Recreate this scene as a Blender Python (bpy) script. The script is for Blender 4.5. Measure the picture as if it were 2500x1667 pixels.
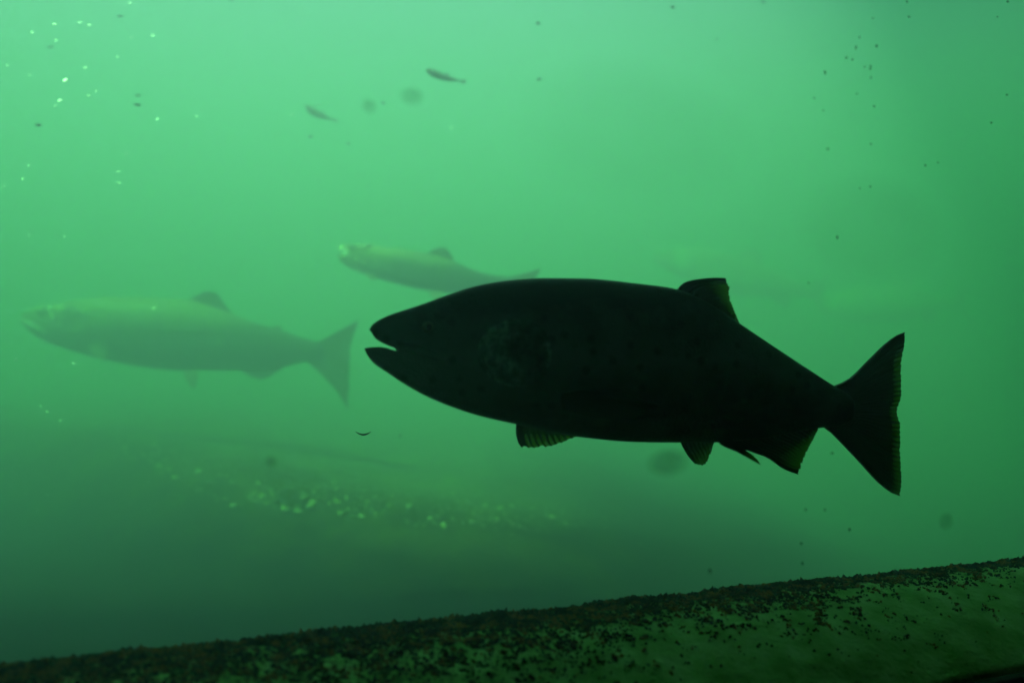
import bpy, bmesh, math, random
from mathutils import Vector, Matrix, noise

# ------------------------------------------------------------------ camera, sky, sun, exposure
for o in list(bpy.data.objects):
    bpy.data.objects.remove(o)
S = bpy.context.scene
COL = S.collection
R = math.radians
F = 2401.0                       # focal length in photograph pixels (2500 wide)

cam_d = bpy.data.cameras.new('camera')
cam = bpy.data.objects.new('camera', cam_d)
COL.objects.link(cam)
cam.location = (0, 0, 0)
cam.rotation_euler = (R(90), 0, 0)
cam_d.sensor_width = 36.0
cam_d.lens = 36.0 * F / 2500.0
cam_d.clip_start = 0.02
cam_d.clip_end = 200.0
cam_d.dof.use_dof = True
cam_d.dof.focus_distance = 1.55
cam_d.dof.aperture_fstop = 2.2
S.camera = cam

SUN_DIR = Vector((-0.54, -0.30, 0.80)).normalized()     # towards the sun: high, over the shade slab, to the left
SUN_EL = math.asin(SUN_DIR.z)
SUN_AZ = math.atan2(SUN_DIR.x, SUN_DIR.y)
world = bpy.data.worlds.new('World')
S.world = world
world.use_nodes = True
wn = world.node_tree
sky = wn.nodes.new('ShaderNodeTexSky')
sky.sky_type = 'NISHITA'
sky.sun_disc = False
sky.sun_elevation = SUN_EL
sky.sun_rotation = SUN_AZ
bg = wn.nodes['Background']
bg.inputs['Strength'].default_value = 0.13
wn.links.new(sky.outputs['Color'], bg.inputs['Color'])

sun_d = bpy.data.lights.new('sun', 'SUN')
sun_d.energy = 4.7
sun_d.angle = R(0.53)
sun_d.color = (1.0, 0.97, 0.94)
sun = bpy.data.objects.new('sun', sun_d)
COL.objects.link(sun)
sun.rotation_euler = SUN_DIR.to_track_quat('Z', 'Y').to_euler()

S.view_settings.view_transform = 'Standard'
S.view_settings.look = 'None'
S.view_settings.gamma = 1.0
S.view_settings.exposure = 1.72
S.view_settings.use_curve_mapping = False
S.render.resolution_x, S.render.resolution_y = 1024, 682
S.render.engine = 'CYCLES'
S.cycles.max_bounces = 10
S.cycles.volume_bounces = 5
S.cycles.diffuse_bounces = 3
S.cycles.transparent_max_bounces = 16
S.cycles.use_denoising = True

# ------------------------------------------------------------------ helpers
def P(px, py, y):
    """the point of the place that lies y metres ahead on the line of sight px, py"""
    return Vector(((px - 1250) / F * y, y, (833.5 - py) / F * y))

def obj(name, me, mat=None, parent=None):
    o = bpy.data.objects.new(name, me)
    COL.objects.link(o)
    if mat is not None and not me.materials:
        me.materials.append(mat)
    if parent is not None:
        o.parent = parent
    return o

def tag(o, label=None, cat=None, group=None, kind=None):
    if label: o['label'] = label
    if cat: o['category'] = cat
    if group: o['group'] = group
    if kind: o['kind'] = kind
    return o

def mesh(name, verts, faces, smooth=True):
    me = bpy.data.meshes.new(name)
    me.from_pydata([tuple(v) for v in verts], [], faces)
    me.validate()
    bm = bmesh.new(); bm.from_mesh(me)
    bmesh.ops.recalc_face_normals(bm, faces=bm.faces)
    bm.to_mesh(me); bm.free()
    if smooth:
        me.polygons.foreach_set('use_smooth', [True] * len(me.polygons))
    return me

def box_mesh(name, x0, x1, y0, y1, z0, z1):
    v = [(x, y, z) for z in (z0, z1) for y in (y0, y1) for x in (x0, x1)]
    f = [(0, 2, 3, 1), (4, 5, 7, 6), (0, 1, 5, 4), (2, 6, 7, 3), (0, 4, 6, 2), (1, 3, 7, 5)]
    return mesh(name, v, f, False)

def prism(name, pts, z0, z1):
    n = len(pts)
    v = [(p[0], p[1], z0) for p in pts] + [(p[0], p[1], z1) for p in pts]
    f = [tuple(range(n))[::-1], tuple(range(n, 2 * n))]
    f += [(i, (i + 1) % n, n + (i + 1) % n, n + i) for i in range(n)]
    return mesh(name, v, f, False)

def blob(name, seed, mat, sub=1, amp=0.6):
    bm = bmesh.new(); bmesh.ops.create_icosphere(bm, subdivisions=sub, radius=1.0)
    q = random.Random(seed); off = Vector((q.uniform(0, 50), q.uniform(0, 50), q.uniform(0, 50)))
    for vv in bm.verts:
        vv.co *= 1 + amp * noise.noise(vv.co * 1.3 + off)
    for fc in bm.faces: fc.smooth = True
    me = bpy.data.meshes.new(name); bm.to_mesh(me); bm.free(); me.materials.append(mat)
    return me

class Curve1D:
    """smooth monotone-limited interpolation through (x, y) points"""
    def __init__(self, pts):
        pts = sorted(pts)
        self.x = [p[0] for p in pts]; self.y = [p[1] for p in pts]
        n = len(pts)
        d = [(self.y[i + 1] - self.y[i]) / (self.x[i + 1] - self.x[i]) for i in range(n - 1)]
        m = [d[0]] + [0.0 if d[i - 1] * d[i] <= 0 else 2 * d[i - 1] * d[i] / (d[i - 1] + d[i]) for i in range(1, n - 1)] + [d[-1]]
        self.m = m
    def __call__(self, x):
        X, Y, M = self.x, self.y, self.m
        if x <= X[0]: return Y[0]
        if x >= X[-1]: return Y[-1]
        i = 0
        while X[i + 1] < x: i += 1
        h = X[i + 1] - X[i]; t = (x - X[i]) / h
        return ((1 + 2 * t) * (1 - t) ** 2 * Y[i] + t * (1 - t) ** 2 * h * M[i]
                + t * t * (3 - 2 * t) * Y[i + 1] + t * t * (t - 1) * h * M[i + 1])

def polyline(pts, t):
    """point at fraction t of the length of a polyline of 2-tuples, softened (Catmull-Rom)"""
    L = [0.0]
    for a, b in zip(pts, pts[1:]):
        L.append(L[-1] + math.hypot(b[0] - a[0], b[1] - a[1]))
    s = t * L[-1]
    i = 0
    while i < len(pts) - 2 and L[i + 1] < s: i += 1
    seg = L[i + 1] - L[i]
    u = 0 if seg == 0 else (s - L[i]) / seg
    p1, p2 = pts[i], pts[i + 1]
    p0 = pts[i - 1] if i > 0 else (2 * p1[0] - p2[0], 2 * p1[1] - p2[1])
    p3 = pts[i + 2] if i + 2 < len(pts) else (2 * p2[0] - p1[0], 2 * p2[1] - p1[1])
    return tuple(0.5 * (2 * p1[k] + (p2[k] - p0[k]) * u + (2 * p0[k] - 5 * p1[k] + 4 * p2[k] - p3[k]) * u * u
                        + (3 * p1[k] - p0[k] - 3 * p2[k] + p3[k]) * u ** 3) for k in (0, 1))

# ------------------------------------------------------------------ materials
def new_mat(name):
    m = bpy.data.materials.new(name)
    m.use_nodes = True
    return m, m.node_tree, m.node_tree.nodes['Principled BSDF']

def noisy(name, stops, scale=6.0, detail=6.0, rough=0.7, spec=0.3, bump=0.0, bump_scale=None, metallic=0.0, noise_rough=0.6):
    m, nt, b = new_mat(name)
    tc = nt.nodes.new('ShaderNodeTexCoord')
    n = nt.nodes.new('ShaderNodeTexNoise')
    n.inputs['Scale'].default_value = scale; n.inputs['Detail'].default_value = detail
    n.inputs['Roughness'].default_value = noise_rough
    r = nt.nodes.new('ShaderNodeValToRGB')
    el = r.color_ramp.elements
    while len(el) < len(stops): el.new(0.5)
    for e, (p, c) in zip(el, stops):
        e.position = p; e.color = (*c, 1)
    nt.links.new(tc.outputs['Object'], n.inputs['Vector'])
    nt.links.new(n.outputs['Fac'], r.inputs['Fac'])
    nt.links.new(r.outputs['Color'], b.inputs['Base Color'])
    b.inputs['Roughness'].default_value = rough
    b.inputs['Specular IOR Level'].default_value = spec
    b.inputs['Metallic'].default_value = metallic
    if bump:
        n2 = nt.nodes.new('ShaderNodeTexNoise'); n2.inputs['Scale'].default_value = bump_scale or scale * 4
        n2.inputs['Detail'].default_value = 8
        bp = nt.nodes.new('ShaderNodeBump'); bp.inputs['Strength'].default_value = 1.0
        bp.inputs['Distance'].default_value = bump
        nt.links.new(tc.outputs['Object'], n2.inputs['Vector'])
        nt.links.new(n2.outputs['Fac'], bp.inputs['Height'])
        nt.links.new(bp.outputs['Normal'], b.inputs['Normal'])
    return m

M_CONCRETE = noisy('stained_wet_concrete', [(0.3, (0.24, 0.24, 0.19)), (0.7, (0.42, 0.41, 0.35))], 3, bump=0.004)
M_ROOM = noisy('room_paint', [(0.3, (0.03, 0.03, 0.03)), (0.7, (0.045, 0.045, 0.05))], 2)
def bed_mat():
    """river silt: pale gravel bank and dark trough, contrast deepened by painted sun and shade"""
    m, nt, b = new_mat('river_silt')
    N, Lk = nt.nodes.new, nt.links.new
    tc = N('ShaderNodeTexCoord')
    n = N('ShaderNodeTexNoise'); n.inputs['Scale'].default_value = 6; n.inputs['Detail'].default_value = 9; n.inputs['Roughness'].default_value = 0.7
    Lk(tc.outputs['Object'], n.inputs['Vector'])
    shaded_mud = N('ShaderNodeValToRGB'); lit_sand = N('ShaderNodeValToRGB')
    for r, lo, hi in ((shaded_mud, (0.010, 0.010, 0.004), (0.030, 0.028, 0.010)), (lit_sand, (0.13, 0.11, 0.028), (0.34, 0.28, 0.085))):
        e = r.color_ramp.elements
        e[0].position = 0.35; e[0].color = (*lo, 1); e[1].position = 0.68; e[1].color = (*hi, 1)
        Lk(n.outputs['Fac'], r.inputs['Fac'])
    at = N('ShaderNodeAttribute'); at.attribute_name = 'lit_sand'
    ad = N('ShaderNodeMath'); ad.operation = 'MULTIPLY_ADD'; ad.inputs[1].default_value = 0.5
    Lk(n.outputs['Fac'], ad.inputs[0]); Lk(at.outputs['Fac'], ad.inputs[2])
    mr = N('ShaderNodeMapRange'); mr.inputs['From Min'].default_value = 0.3; mr.inputs['From Max'].default_value = 1.25
    Lk(ad.outputs[0], mr.inputs['Value'])
    mx = N('ShaderNodeMix'); mx.data_type = 'RGBA'
    Lk(mr.outputs[0], mx.inputs[0]); Lk(shaded_mud.outputs['Color'], mx.inputs[6]); Lk(lit_sand.outputs['Color'], mx.inputs[7])
    Lk(mx.outputs[2], b.inputs['Base Color'])
    b.inputs['Roughness'].default_value = 0.95; b.inputs['Specular IOR Level'].default_value = 0.1
    bp = N('ShaderNodeBump'); bp.inputs['Distance'].default_value = 0.012; bp.inputs['Strength'].default_value = 1
    Lk(n.outputs['Fac'], bp.inputs['Height']); Lk(bp.outputs['Normal'], b.inputs['Normal'])
    return m
M_SILT = bed_mat()
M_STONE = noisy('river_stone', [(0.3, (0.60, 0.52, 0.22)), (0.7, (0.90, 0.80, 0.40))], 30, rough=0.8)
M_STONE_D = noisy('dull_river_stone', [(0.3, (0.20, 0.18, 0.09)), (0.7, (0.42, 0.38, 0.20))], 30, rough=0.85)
def ledge_mat():
    """concrete under a green film; brown crust where the 'crust' attribute of the surface says it grows"""
    m, nt, b = new_mat('algae_filmed_concrete')
    N, Lk = nt.nodes.new, nt.links.new
    tc = N('ShaderNodeTexCoord')
    n1 = N('ShaderNodeTexNoise'); n1.inputs['Scale'].default_value = 22; n1.inputs['Detail'].default_value = 8
    n2 = N('ShaderNodeTexNoise'); n2.inputs['Scale'].default_value = 105; n2.inputs['Detail'].default_value = 4
    for n in (n1, n2): Lk(tc.outputs['Object'], n.inputs['Vector'])
    r = N('ShaderNodeValToRGB'); el = r.color_ramp.elements
    el.new(0.5)
    for e, (p, c) in zip(el, [(0.32, (0.24, 0.42, 0.09)), (0.5, (0.42, 0.62, 0.19)), (0.7, (0.56, 0.74, 0.30))]):
        e.position = p; e.color = (*c, 1)
    Lk(n1.outputs['Fac'], r.inputs['Fac'])
    at = N('ShaderNodeAttribute'); at.attribute_name = 'crust'
    ad = N('ShaderNodeMath'); ad.operation = 'ADD'
    Lk(n2.outputs['Fac'], ad.inputs[0]); Lk(at.outputs['Fac'], ad.inputs[1])
    mr = N('ShaderNodeMapRange'); mr.inputs['From Min'].default_value = 0.92; mr.inputs['From Max'].default_value = 1.12
    Lk(ad.outputs[0], mr.inputs['Value'])
    r2 = N('ShaderNodeValToRGB'); e2 = r2.color_ramp.elements
    e2[0].position = 0.4; e2[0].color = (0.015, 0.008, 0.003, 1)
    e2[1].position = 0.62; e2[1].color = (0.26, 0.10, 0.03, 1)
    Lk(n1.outputs['Fac'], r2.inputs['Fac'])
    mx = N('ShaderNodeMix'); mx.data_type = 'RGBA'
    Lk(mr.outputs[0], mx.inputs[0]); Lk(r.outputs['Color'], mx.inputs[6]); Lk(r2.outputs['Color'], mx.inputs[7])
    Lk(mx.outputs[2], b.inputs['Base Color'])
    b.inputs['Roughness'].default_value = 0.95; b.inputs['Specular IOR Level'].default_value = 0.1
    bp = N('ShaderNodeBump'); bp.inputs['Distance'].default_value = 0.003; bp.inputs['Strength'].default_value = 1
    Lk(n2.outputs['Fac'], bp.inputs['Height']); Lk(bp.outputs['Normal'], b.inputs['Normal'])
    return m
M_LEDGE = ledge_mat()
M_ALGAE = noisy('dark_brown_algae', [(0.35, (0.005, 0.003, 0.002)), (0.48, (0.05, 0.018, 0.004)), (0.60, (0.42, 0.15, 0.035))], 45, rough=0.95, spec=0.05)
M_ALGAE_O = noisy('olive_algae', [(0.3, (0.03, 0.035, 0.01)), (0.7, (0.10, 0.10, 0.035))], 50, rough=0.95, spec=0.05)
M_RUBBER = noisy('black_rubber', [(0.3, (0.008, 0.008, 0.008)), (0.7, (0.014, 0.014, 0.014))], 20, rough=0.6)
M_PAINT = noisy('painted_steel', [(0.3, (0.40, 0.44, 0.38)), (0.7, (0.52, 0.55, 0.48))], 12, rough=0.5)
M_FLAKE = noisy('pale_flake', [(0.3, (0.80, 0.79, 0.74)), (0.7, (0.90, 0.89, 0.84))], 40, rough=0.55, metallic=0.75)
M_GRIME = noisy('grime', [(0.3, (0.02, 0.018, 0.01)), (0.7, (0.05, 0.045, 0.03))], 40, rough=0.9)
M_GRIME.node_tree.nodes['Principled BSDF'].inputs['Alpha'].default_value = 0.42
M_DARKFLAKE = noisy('dark_debris', [(0.3, (0.015, 0.013, 0.008)), (0.7, (0.04, 0.035, 0.02))], 40, rough=0.9)

def skin(name, back, flank, belly, half, spot=0.5, rough=0.45, spec=0.35):
    """fish skin: back, flank and belly colours down the body's own height, mottled, with dark spots on the back"""
    m, nt, b = new_mat(name)
    N, Lk = nt.nodes.new, nt.links.new
    tc = N('ShaderNodeTexCoord'); sep = N('ShaderNodeSeparateXYZ')
    Lk(tc.outputs['Object'], sep.inputs[0])
    n = N('ShaderNodeTexNoise'); n.inputs['Scale'].default_value = 14; n.inputs['Detail'].default_value = 7
    n.inputs['Roughness'].default_value = 0.65
    Lk(tc.outputs['Object'], n.inputs['Vector'])
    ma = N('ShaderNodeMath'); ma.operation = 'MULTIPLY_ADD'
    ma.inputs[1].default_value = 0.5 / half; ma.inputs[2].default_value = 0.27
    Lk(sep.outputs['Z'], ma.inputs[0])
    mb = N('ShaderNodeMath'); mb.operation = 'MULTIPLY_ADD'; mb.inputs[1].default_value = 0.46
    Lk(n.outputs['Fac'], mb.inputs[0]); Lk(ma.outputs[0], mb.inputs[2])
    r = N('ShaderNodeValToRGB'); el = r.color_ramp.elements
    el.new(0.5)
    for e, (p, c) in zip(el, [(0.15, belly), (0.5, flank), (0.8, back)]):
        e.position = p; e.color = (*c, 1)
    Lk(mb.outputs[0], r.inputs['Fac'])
    vo = N('ShaderNodeTexVoronoi'); vo.inputs['Scale'].default_value = 42
    Lk(tc.outputs['Object'], vo.inputs['Vector'])
    sr = N('ShaderNodeValToRGB'); sr.color_ramp.elements[0].position = 0.16; sr.color_ramp.elements[1].position = 0.30
    sr.color_ramp.elements[0].color = (1 - spot,) * 3 + (1,)
    Lk(vo.outputs['Distance'], sr.inputs['Fac'])
    mx = N('ShaderNodeMix'); mx.data_type = 'RGBA'; mx.blend_type = 'MULTIPLY'; mx.inputs[0].default_value = 1
    Lk(r.outputs['Color'], mx.inputs[6]); Lk(sr.outputs['Color'], mx.inputs[7])
    Lk(mx.outputs[2], b.inputs['Base Color'])
    sc = N('ShaderNodeTexVoronoi'); sc.inputs['Scale'].default_value = 210
    Lk(tc.outputs['Object'], sc.inputs['Vector'])
    bp = N('ShaderNodeBump'); bp.inputs['Strength'].default_value = 0.5; bp.inputs['Distance'].default_value = 0.0015
    Lk(sc.outputs['Distance'], bp.inputs['Height']); Lk(bp.outputs['Normal'], b.inputs['Normal'])
    b.inputs['Roughness'].default_value = rough
    b.inputs['Specular IOR Level'].default_value = spec
    return m

def fin_mat(name, col, ray_col, glow):
    """thin fin: dark rays, membrane that lets light through towards the free edge"""
    m, nt, b = new_mat(name)
    N, Lk = nt.nodes.new, nt.links.new
    at = N('ShaderNodeAttribute'); at.attribute_name = 'fin'
    sep = N('ShaderNodeSeparateXYZ'); Lk(at.outputs['Vector'], sep.inputs[0])
    mx = N('ShaderNodeMix'); mx.data_type = 'RGBA'
    mx.inputs[6].default_value = (*col, 1); mx.inputs[7].default_value = (*ray_col, 1)
    Lk(sep.outputs['X'], mx.inputs[0])
    Lk(mx.outputs[2], b.inputs['Base Color'])
    b.inputs['Roughness'].default_value = 0.6
    b.inputs['Specular IOR Level'].default_value = 0.2
    tr = N('ShaderNodeBsdfTransparent'); tr.inputs['Color'].default_value = (*glow, 1)
    inv = N('ShaderNodeMath'); inv.operation = 'SUBTRACT'; inv.inputs[0].default_value = 1.0
    Lk(sep.outputs['X'], inv.inputs[1])
    mu = N('ShaderNodeMath'); mu.operation = 'MULTIPLY'
    Lk(inv.outputs[0], mu.inputs[0]); Lk(sep.outputs['Y'], mu.inputs[1])
    ms = N('ShaderNodeMixShader')
    Lk(mu.outputs[0], ms.inputs[0]); Lk(b.outputs[0], ms.inputs[1]); Lk(tr.outputs[0], ms.inputs[2])
    Lk(ms.outputs[0], nt.nodes['Material Output'].inputs['Surface'])
    return m

M_SKIN = skin('silhouette_salmon_skin', (0.010, 0.011, 0.009), (0.15, 0.17, 0.16), (0.009, 0.009, 0.008), 0.12, spec=0.12)  # near black, to put the backlit silhouette into the colour
M_SKIN_F = skin('sunlit_back_salmon_skin', (0.46, 0.42, 0.17), (0.13, 0.13, 0.075), (0.04, 0.045, 0.035), 0.13)  # back painted lighter as sunlit, belly darker as shaded
M_FIN = fin_mat('dark_fin', (0.03, 0.028, 0.012), (0.008, 0.008, 0.005), (0.42, 0.48, 0.16))
M_FIN_G = fin_mat('olive_green_fin', (0.06, 0.065, 0.02), (0.012, 0.012, 0.006), (0.48, 0.54, 0.18))
M_FIN_F = fin_mat('olive_fin', (0.20, 0.20, 0.10), (0.11, 0.11, 0.06), (0.6, 0.6, 0.4))
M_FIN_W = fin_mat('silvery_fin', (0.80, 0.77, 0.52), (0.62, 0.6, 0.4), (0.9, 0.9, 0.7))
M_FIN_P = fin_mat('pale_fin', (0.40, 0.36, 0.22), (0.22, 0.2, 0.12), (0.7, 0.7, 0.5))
M_GILL = noisy('dark_gill_plate', [(0.38, (0.012, 0.014, 0.013)), (0.50, (0.11, 0.13, 0.125)), (0.64, (0.55, 0.64, 0.62))], 20, rough=0.45, spec=0.2, noise_rough=0.7)
M_GOLD = noisy('sunlit_gold_patch', [(0.44, (0.09, 0.085, 0.045)), (0.56, (0.24, 0.20, 0.08)), (0.62, (0.95, 0.82, 0.42))], 24, rough=0.38, spec=0.5, noise_rough=0.65)  # sun patches on the far fish heads, put into the colour
M_JAW = noisy('sunlit_pale_jaw', [(0.35, (0.75, 0.72, 0.55)), (0.6, (0.95, 0.92, 0.78))], 30, rough=0.35, spec=0.6)  # whitened so the jaw carries a painted sun highlight
M_OLIVE = noisy('olive_gill_plate', [(0.38, (0.06, 0.06, 0.03)), (0.52, (0.20, 0.18, 0.08)), (0.66, (0.48, 0.42, 0.2))], 26, rough=0.4, noise_rough=0.7)
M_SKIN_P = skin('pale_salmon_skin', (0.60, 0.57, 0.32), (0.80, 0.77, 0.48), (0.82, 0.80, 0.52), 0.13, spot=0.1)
M_GLINT = noisy('sun_glint', [(0.3, (0.90, 0.78, 0.42)), (0.7, (0.96, 0.90, 0.62))], 60, rough=0.5, metallic=0.9)  # gold metal for the added sun glints
M_EYE = noisy('eye_pupil', [(0.4, (0.004, 0.004, 0.004)), (0.6, (0.01, 0.01, 0.01))], 30, rough=0.15, spec=0.5)
M_IRIS = noisy('eye_iris', [(0.4, (0.05, 0.045, 0.02)), (0.6, (0.10, 0.085, 0.04))], 60, rough=0.3, spec=0.5)

# ------------------------------------------------------------------ the setting: river bed, window wall, added shade slab overhead
G0 = Vector((0.5217, 1.209)); GD = Vector((1.0, 0.45)).normalized()    # foot of the window glass: a point, its direction
GN = Vector((-GD.y, GD.x))                                             # into the water
def along(s, w):
    """s metres along the window from its reference point, w metres into the water"""
    return G0 + GD * s + GN * w

def bank_line(x):
    return Curve1D([(-6, 5.9), (-3, 4.8), (-1.65, 3.85), (-0.8, 3.22), (0.0, 2.88), (0.58, 3.15), (1.4, 4.1), (6, 7.5)])(x)
BANK = Curve1D([(-6, 5.9), (-3, 4.8), (-1.65, 3.85), (-0.8, 3.22), (0.0, 2.88), (0.58, 3.15), (1.4, 4.1), (6, 7.5)])
CREST = Curve1D([(-6, -0.32), (-1.65, -0.36), (-1.0, -0.42), (-0.4, -0.49), (0.2, -0.57), (0.5, -0.62), (1.1, -0.78), (2.0, -1.02), (6, -1.05)])
def bed_z(x, y):
    d = y - BANK(x)
    zt = CREST(x)
    zb = -0.68 - 0.42 * min(1, max(0, (x - 0.1) / 1.9))
    t = min(1, max(0, (d + 0.62) / 0.66))
    t = t * t * (3 - 2 * t)
    z = zb + (zt - zb) * t
    if d > 0: z -= 0.008 * min(d, 3)
    z += 0.035 * noise.noise((x * 1.7, y * 1.7, 3)) + 0.012 * noise.noise((x * 7, y * 7, 9))
    return z

v, f = [], []
NX, NY = 180, 150
for j in range(NY + 1):
    yy = -1.9 + 13.4 * (j / NY) ** 1.25
    for i in range(NX + 1):
        xx = -7.4 + 14.8 * i / NX
        v.append((xx, yy, bed_z(xx, yy)))
for j in range(NY):
    for i in range(NX):
        a = j * (NX + 1) + i
        f.append((a, a + 1, a + NX + 2, a + NX + 1))
bed = obj('riverbed', mesh('riverbed', v, f), M_SILT)
at = bed.data.attributes.new('lit_sand', 'FLOAT', 'POINT')  # weight of the tan, painted sunlit band on the bank
at.data.foreach_set('value', [max(0.0, min(1.0, (q.co.y - BANK(q.co.x) + 0.50) / 0.95)) * max(0.0, min(1.0, (0.45 - q.co.x) / 0.7)) for q in bed.data.vertices])
tag(bed, kind='structure')

# unseen slab added to shade the near water; longer at right to darken it
shade_slab = obj('unseen_shade_slab', prism('unseen_shade_slab', [(-7.2, -1.9), (7.2, -1.9), (7.2, 4.25), (1.58, 4.23), (0.36, 2.66), (-0.55, 1.97), (-1.4, 1.68), (-7.2, 1.45)], 1.50, 1.62), M_CONCRETE)
tag(shade_slab, kind='structure')
bw = obj('back_wall', box_mesh('back_wall', -7.2, 7.2, -2.1, -1.905, -1.3, 1.62), M_ROOM); tag(bw, kind='structure')
for sx, nm in ((-7.2, 'left_wall'), (7.0, 'right_wall')):
    w = obj(nm, box_mesh(nm, sx - 0.21 if sx < 0 else sx + 0.21, sx if sx < 0 else sx + 0.41, -1.9, 3.0, -1.3, 1.62), M_ROOM); tag(w, kind='structure')
fl = obj('room_floor', prism('room_floor', [(-7.1, -1.89), tuple(along(-5.2, -0.25)), tuple(along(3.5, -0.25)), (6.9, -1.89)], -1.6, -1.30), M_ROOM); tag(fl, kind='structure')

def wall_piece(nm, s0, s1, z0, z1):
    pts = [tuple(along(s, w)) for s, w in ((s0, -0.22), (s1, -0.22), (s1, -0.02), (s0, -0.02))]
    return tag(obj(nm, prism(nm, pts, z0, z1), M_CONCRETE), kind='structure')
wall_piece('window_wall', -5.0, -2.0, -1.3, 1.498)
wall_piece('window_wall', 1.9, 4.6, -1.3, 1.498)
wall_piece('window_wall', -1.998, 1.898, -1.3, -0.56)
wall_piece('window_wall', -1.998, 1.898, 0.80, 1.498)

# the water: one closed body of green water round the camera and everything built
m_w = bpy.data.materials.new('green_water'); m_w.use_nodes = True
nt = m_w.node_tree
for n in list(nt.nodes):
    if n.type != 'OUTPUT_MATERIAL': nt.nodes.remove(n)
pv = nt.nodes.new('ShaderNodeVolumePrincipled')
pv.inputs['Color'].default_value = (0.84, 0.72, 1.0, 1)
pv.inputs['Absorption Color'].default_value = (0.0, 0.0, 0.0, 1)
pv.inputs['Density'].default_value = 0.54
pv.inputs['Anisotropy'].default_value = 0.1
va = nt.nodes.new('ShaderNodeVolumeAbsorption')
va.inputs['Color'].default_value = (0.08, 1.0, 0.26, 1)
va.inputs['Density'].default_value = 0.44
ad = nt.nodes.new('ShaderNodeAddShader')
nt.links.new(pv.outputs[0], ad.inputs[0]); nt.links.new(va.outputs[0], ad.inputs[1])
nt.links.new(ad.outputs[0], nt.nodes['Material Output'].inputs['Volume'])
# it ends at the water side of the window glass
h0, h1 = along(-9.0, -0.003), along(8.2, -0.003)
haze = obj('haze', prism('haze', [tuple(h0), tuple(h1), (h1.x, 12.0), (h0.x, 12.0)], -2.9, 1.72), m_w)
tag(haze, kind='stuff')

# stones of the gravel bank: parts of the riverbed
rnd = random.Random(11)
def stone_mesh(name, mat, seed):
    bm = bmesh.new()
    bmesh.ops.create_icosphere(bm, subdivisions=1, radius=1.0)
    q = random.Random(seed)
    off = Vector((q.uniform(0, 50), q.uniform(0, 50), q.uniform(0, 50)))
    for vv in bm.verts:
        vv.co *= 1 + 0.35 * noise.noise(vv.co * 1.1 + off)
    for fc in bm.faces: fc.smooth = True
    me = bpy.data.meshes.new(name); bm.to_mesh(me); bm.free()
    me.materials.append(mat)
    return me
STONES = [stone_mesh('stone', M_STONE, k) for k in range(5)] + [stone_mesh('stone', M_STONE_D, 20 + k) for k in range(4)]
def put_stone(x, y, r, me):
    o = bpy.data.objects.new('stone', me)
    COL.objects.link(o); o.parent = bed
    o.location = (x, y, bed_z(x, y) + r * 0.28)
    o.rotation_euler = (rnd.uniform(-.3, .3), rnd.uniform(-.3, .3), rnd.uniform(0, 6.3))
    o.scale = (r * rnd.uniform(0.9, 1.5), r * rnd.uniform(0.8, 1.2), r * rnd.uniform(0.55, 0.8))
def bed_hit(px, py):
    """where a line of sight meets the riverbed"""
    y = 1.6
    while y < 9:
        p = P(px, py, y)
        if p.z <= bed_z(p.x, p.y): return p
        y += 0.01
    return None
LOW = Curve1D([(150, 1098), (300, 1125), (400, 1160), (500, 1212), (580, 1240), (700, 1252), (900, 1270), (1084, 1292), (1250, 1290), (1420, 1282)])
n_st = tries = 0
while n_st < 285 and tries < 6000:
    tries += 1
    px = rnd.triangular(180, 1440, 650)
    back = rnd.betavariate(1.0, 2.4)
    py = LOW(px) - 105 * back
    if noise.noise((px * 0.011, py * 0.022, 31)) + rnd.uniform(-.35, .35) < 0.0: continue
    p = bed_hit(px, py)
    if p is None or p.y > 4.4: continue
    n_st += 1
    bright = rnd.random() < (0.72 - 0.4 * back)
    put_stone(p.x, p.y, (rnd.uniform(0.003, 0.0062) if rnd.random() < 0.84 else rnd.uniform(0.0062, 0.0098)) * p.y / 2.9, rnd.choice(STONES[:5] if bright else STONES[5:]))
for (px, py, r) in ((1084, 1289, 0.0125), (1152, 1277, 0.010), (486, 1155, 0.013), (694, 1247, 0.012), (760, 1241, 0.012), (831, 1259, 0.0115)):      # the brightest stones
    p = bed_hit(px, py)
    if p: put_stone(p.x, p.y, r, STONES[0])
v, f = [], []
ico = stone_mesh('gravel_grain', M_STONE_D, 77)
iv = [p.co.copy() for p in ico.vertices]; iff = [tuple(p.vertices) for p in ico.polygons]
for k in range(5200):
    x = rnd.triangular(-3.2, 0.42, -0.8)
    y = BANK(x) + rnd.betavariate(1.2, 2.0) * 2.4 - 0.08
    r = rnd.uniform(0.002, 0.006)
    q = Matrix.Rotation(rnd.uniform(0, 6.3), 3, 'Z')
    c = Vector((x, y, bed_z(x, y) + r * 0.2)); b0 = len(v)
    for p in iv:
        w = q @ Vector((p.x * 1.3, p.y, p.z * 0.65)); v.append(c + w * r)
    f += [tuple(b0 + i for i in t) for t in iff]
gr = obj('gravel', mesh('gravel', v, f), M_STONE_D, bed); tag(gr, kind='stuff')

# ------------------------------------------------------------------ the ledge outside the glass, and the window
RE0, RE1 = Vector((-0.556, 1.07)), Vector((0.83, 1.595))       # its rear edge
def rear(s):
    return RE0 + (RE1 - RE0) * s
def front(s):
    a = RE0 + (RE1 - RE0) * s
    # foot of the glass on the normal through a
    w = (a - G0).dot(GN)
    return a - GN * (w - 0.004)
def ledge_point(s, t):
    """t = 0 rear edge, 1 at the glass; rounded over towards the glass"""
    a, b = rear(s), front(s)
    p = a + (b - a) * t
    z = -0.350 - 0.072 * (max(0, t - 0.12) / 0.88) ** 1.9 - 0.012 * max(0, (0.06 - t) / 0.06) ** 2
    z += 0.004 * noise.noise((p.x * 9, p.y * 9, 1)) + 0.002 * noise.noise((p.x * 30, p.y * 30, 5))
    return Vector((p.x, p.y, z))
v, f = [], []
NS, NT = 220, 40
S0, S1 = -0.9, 1.75
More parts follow.
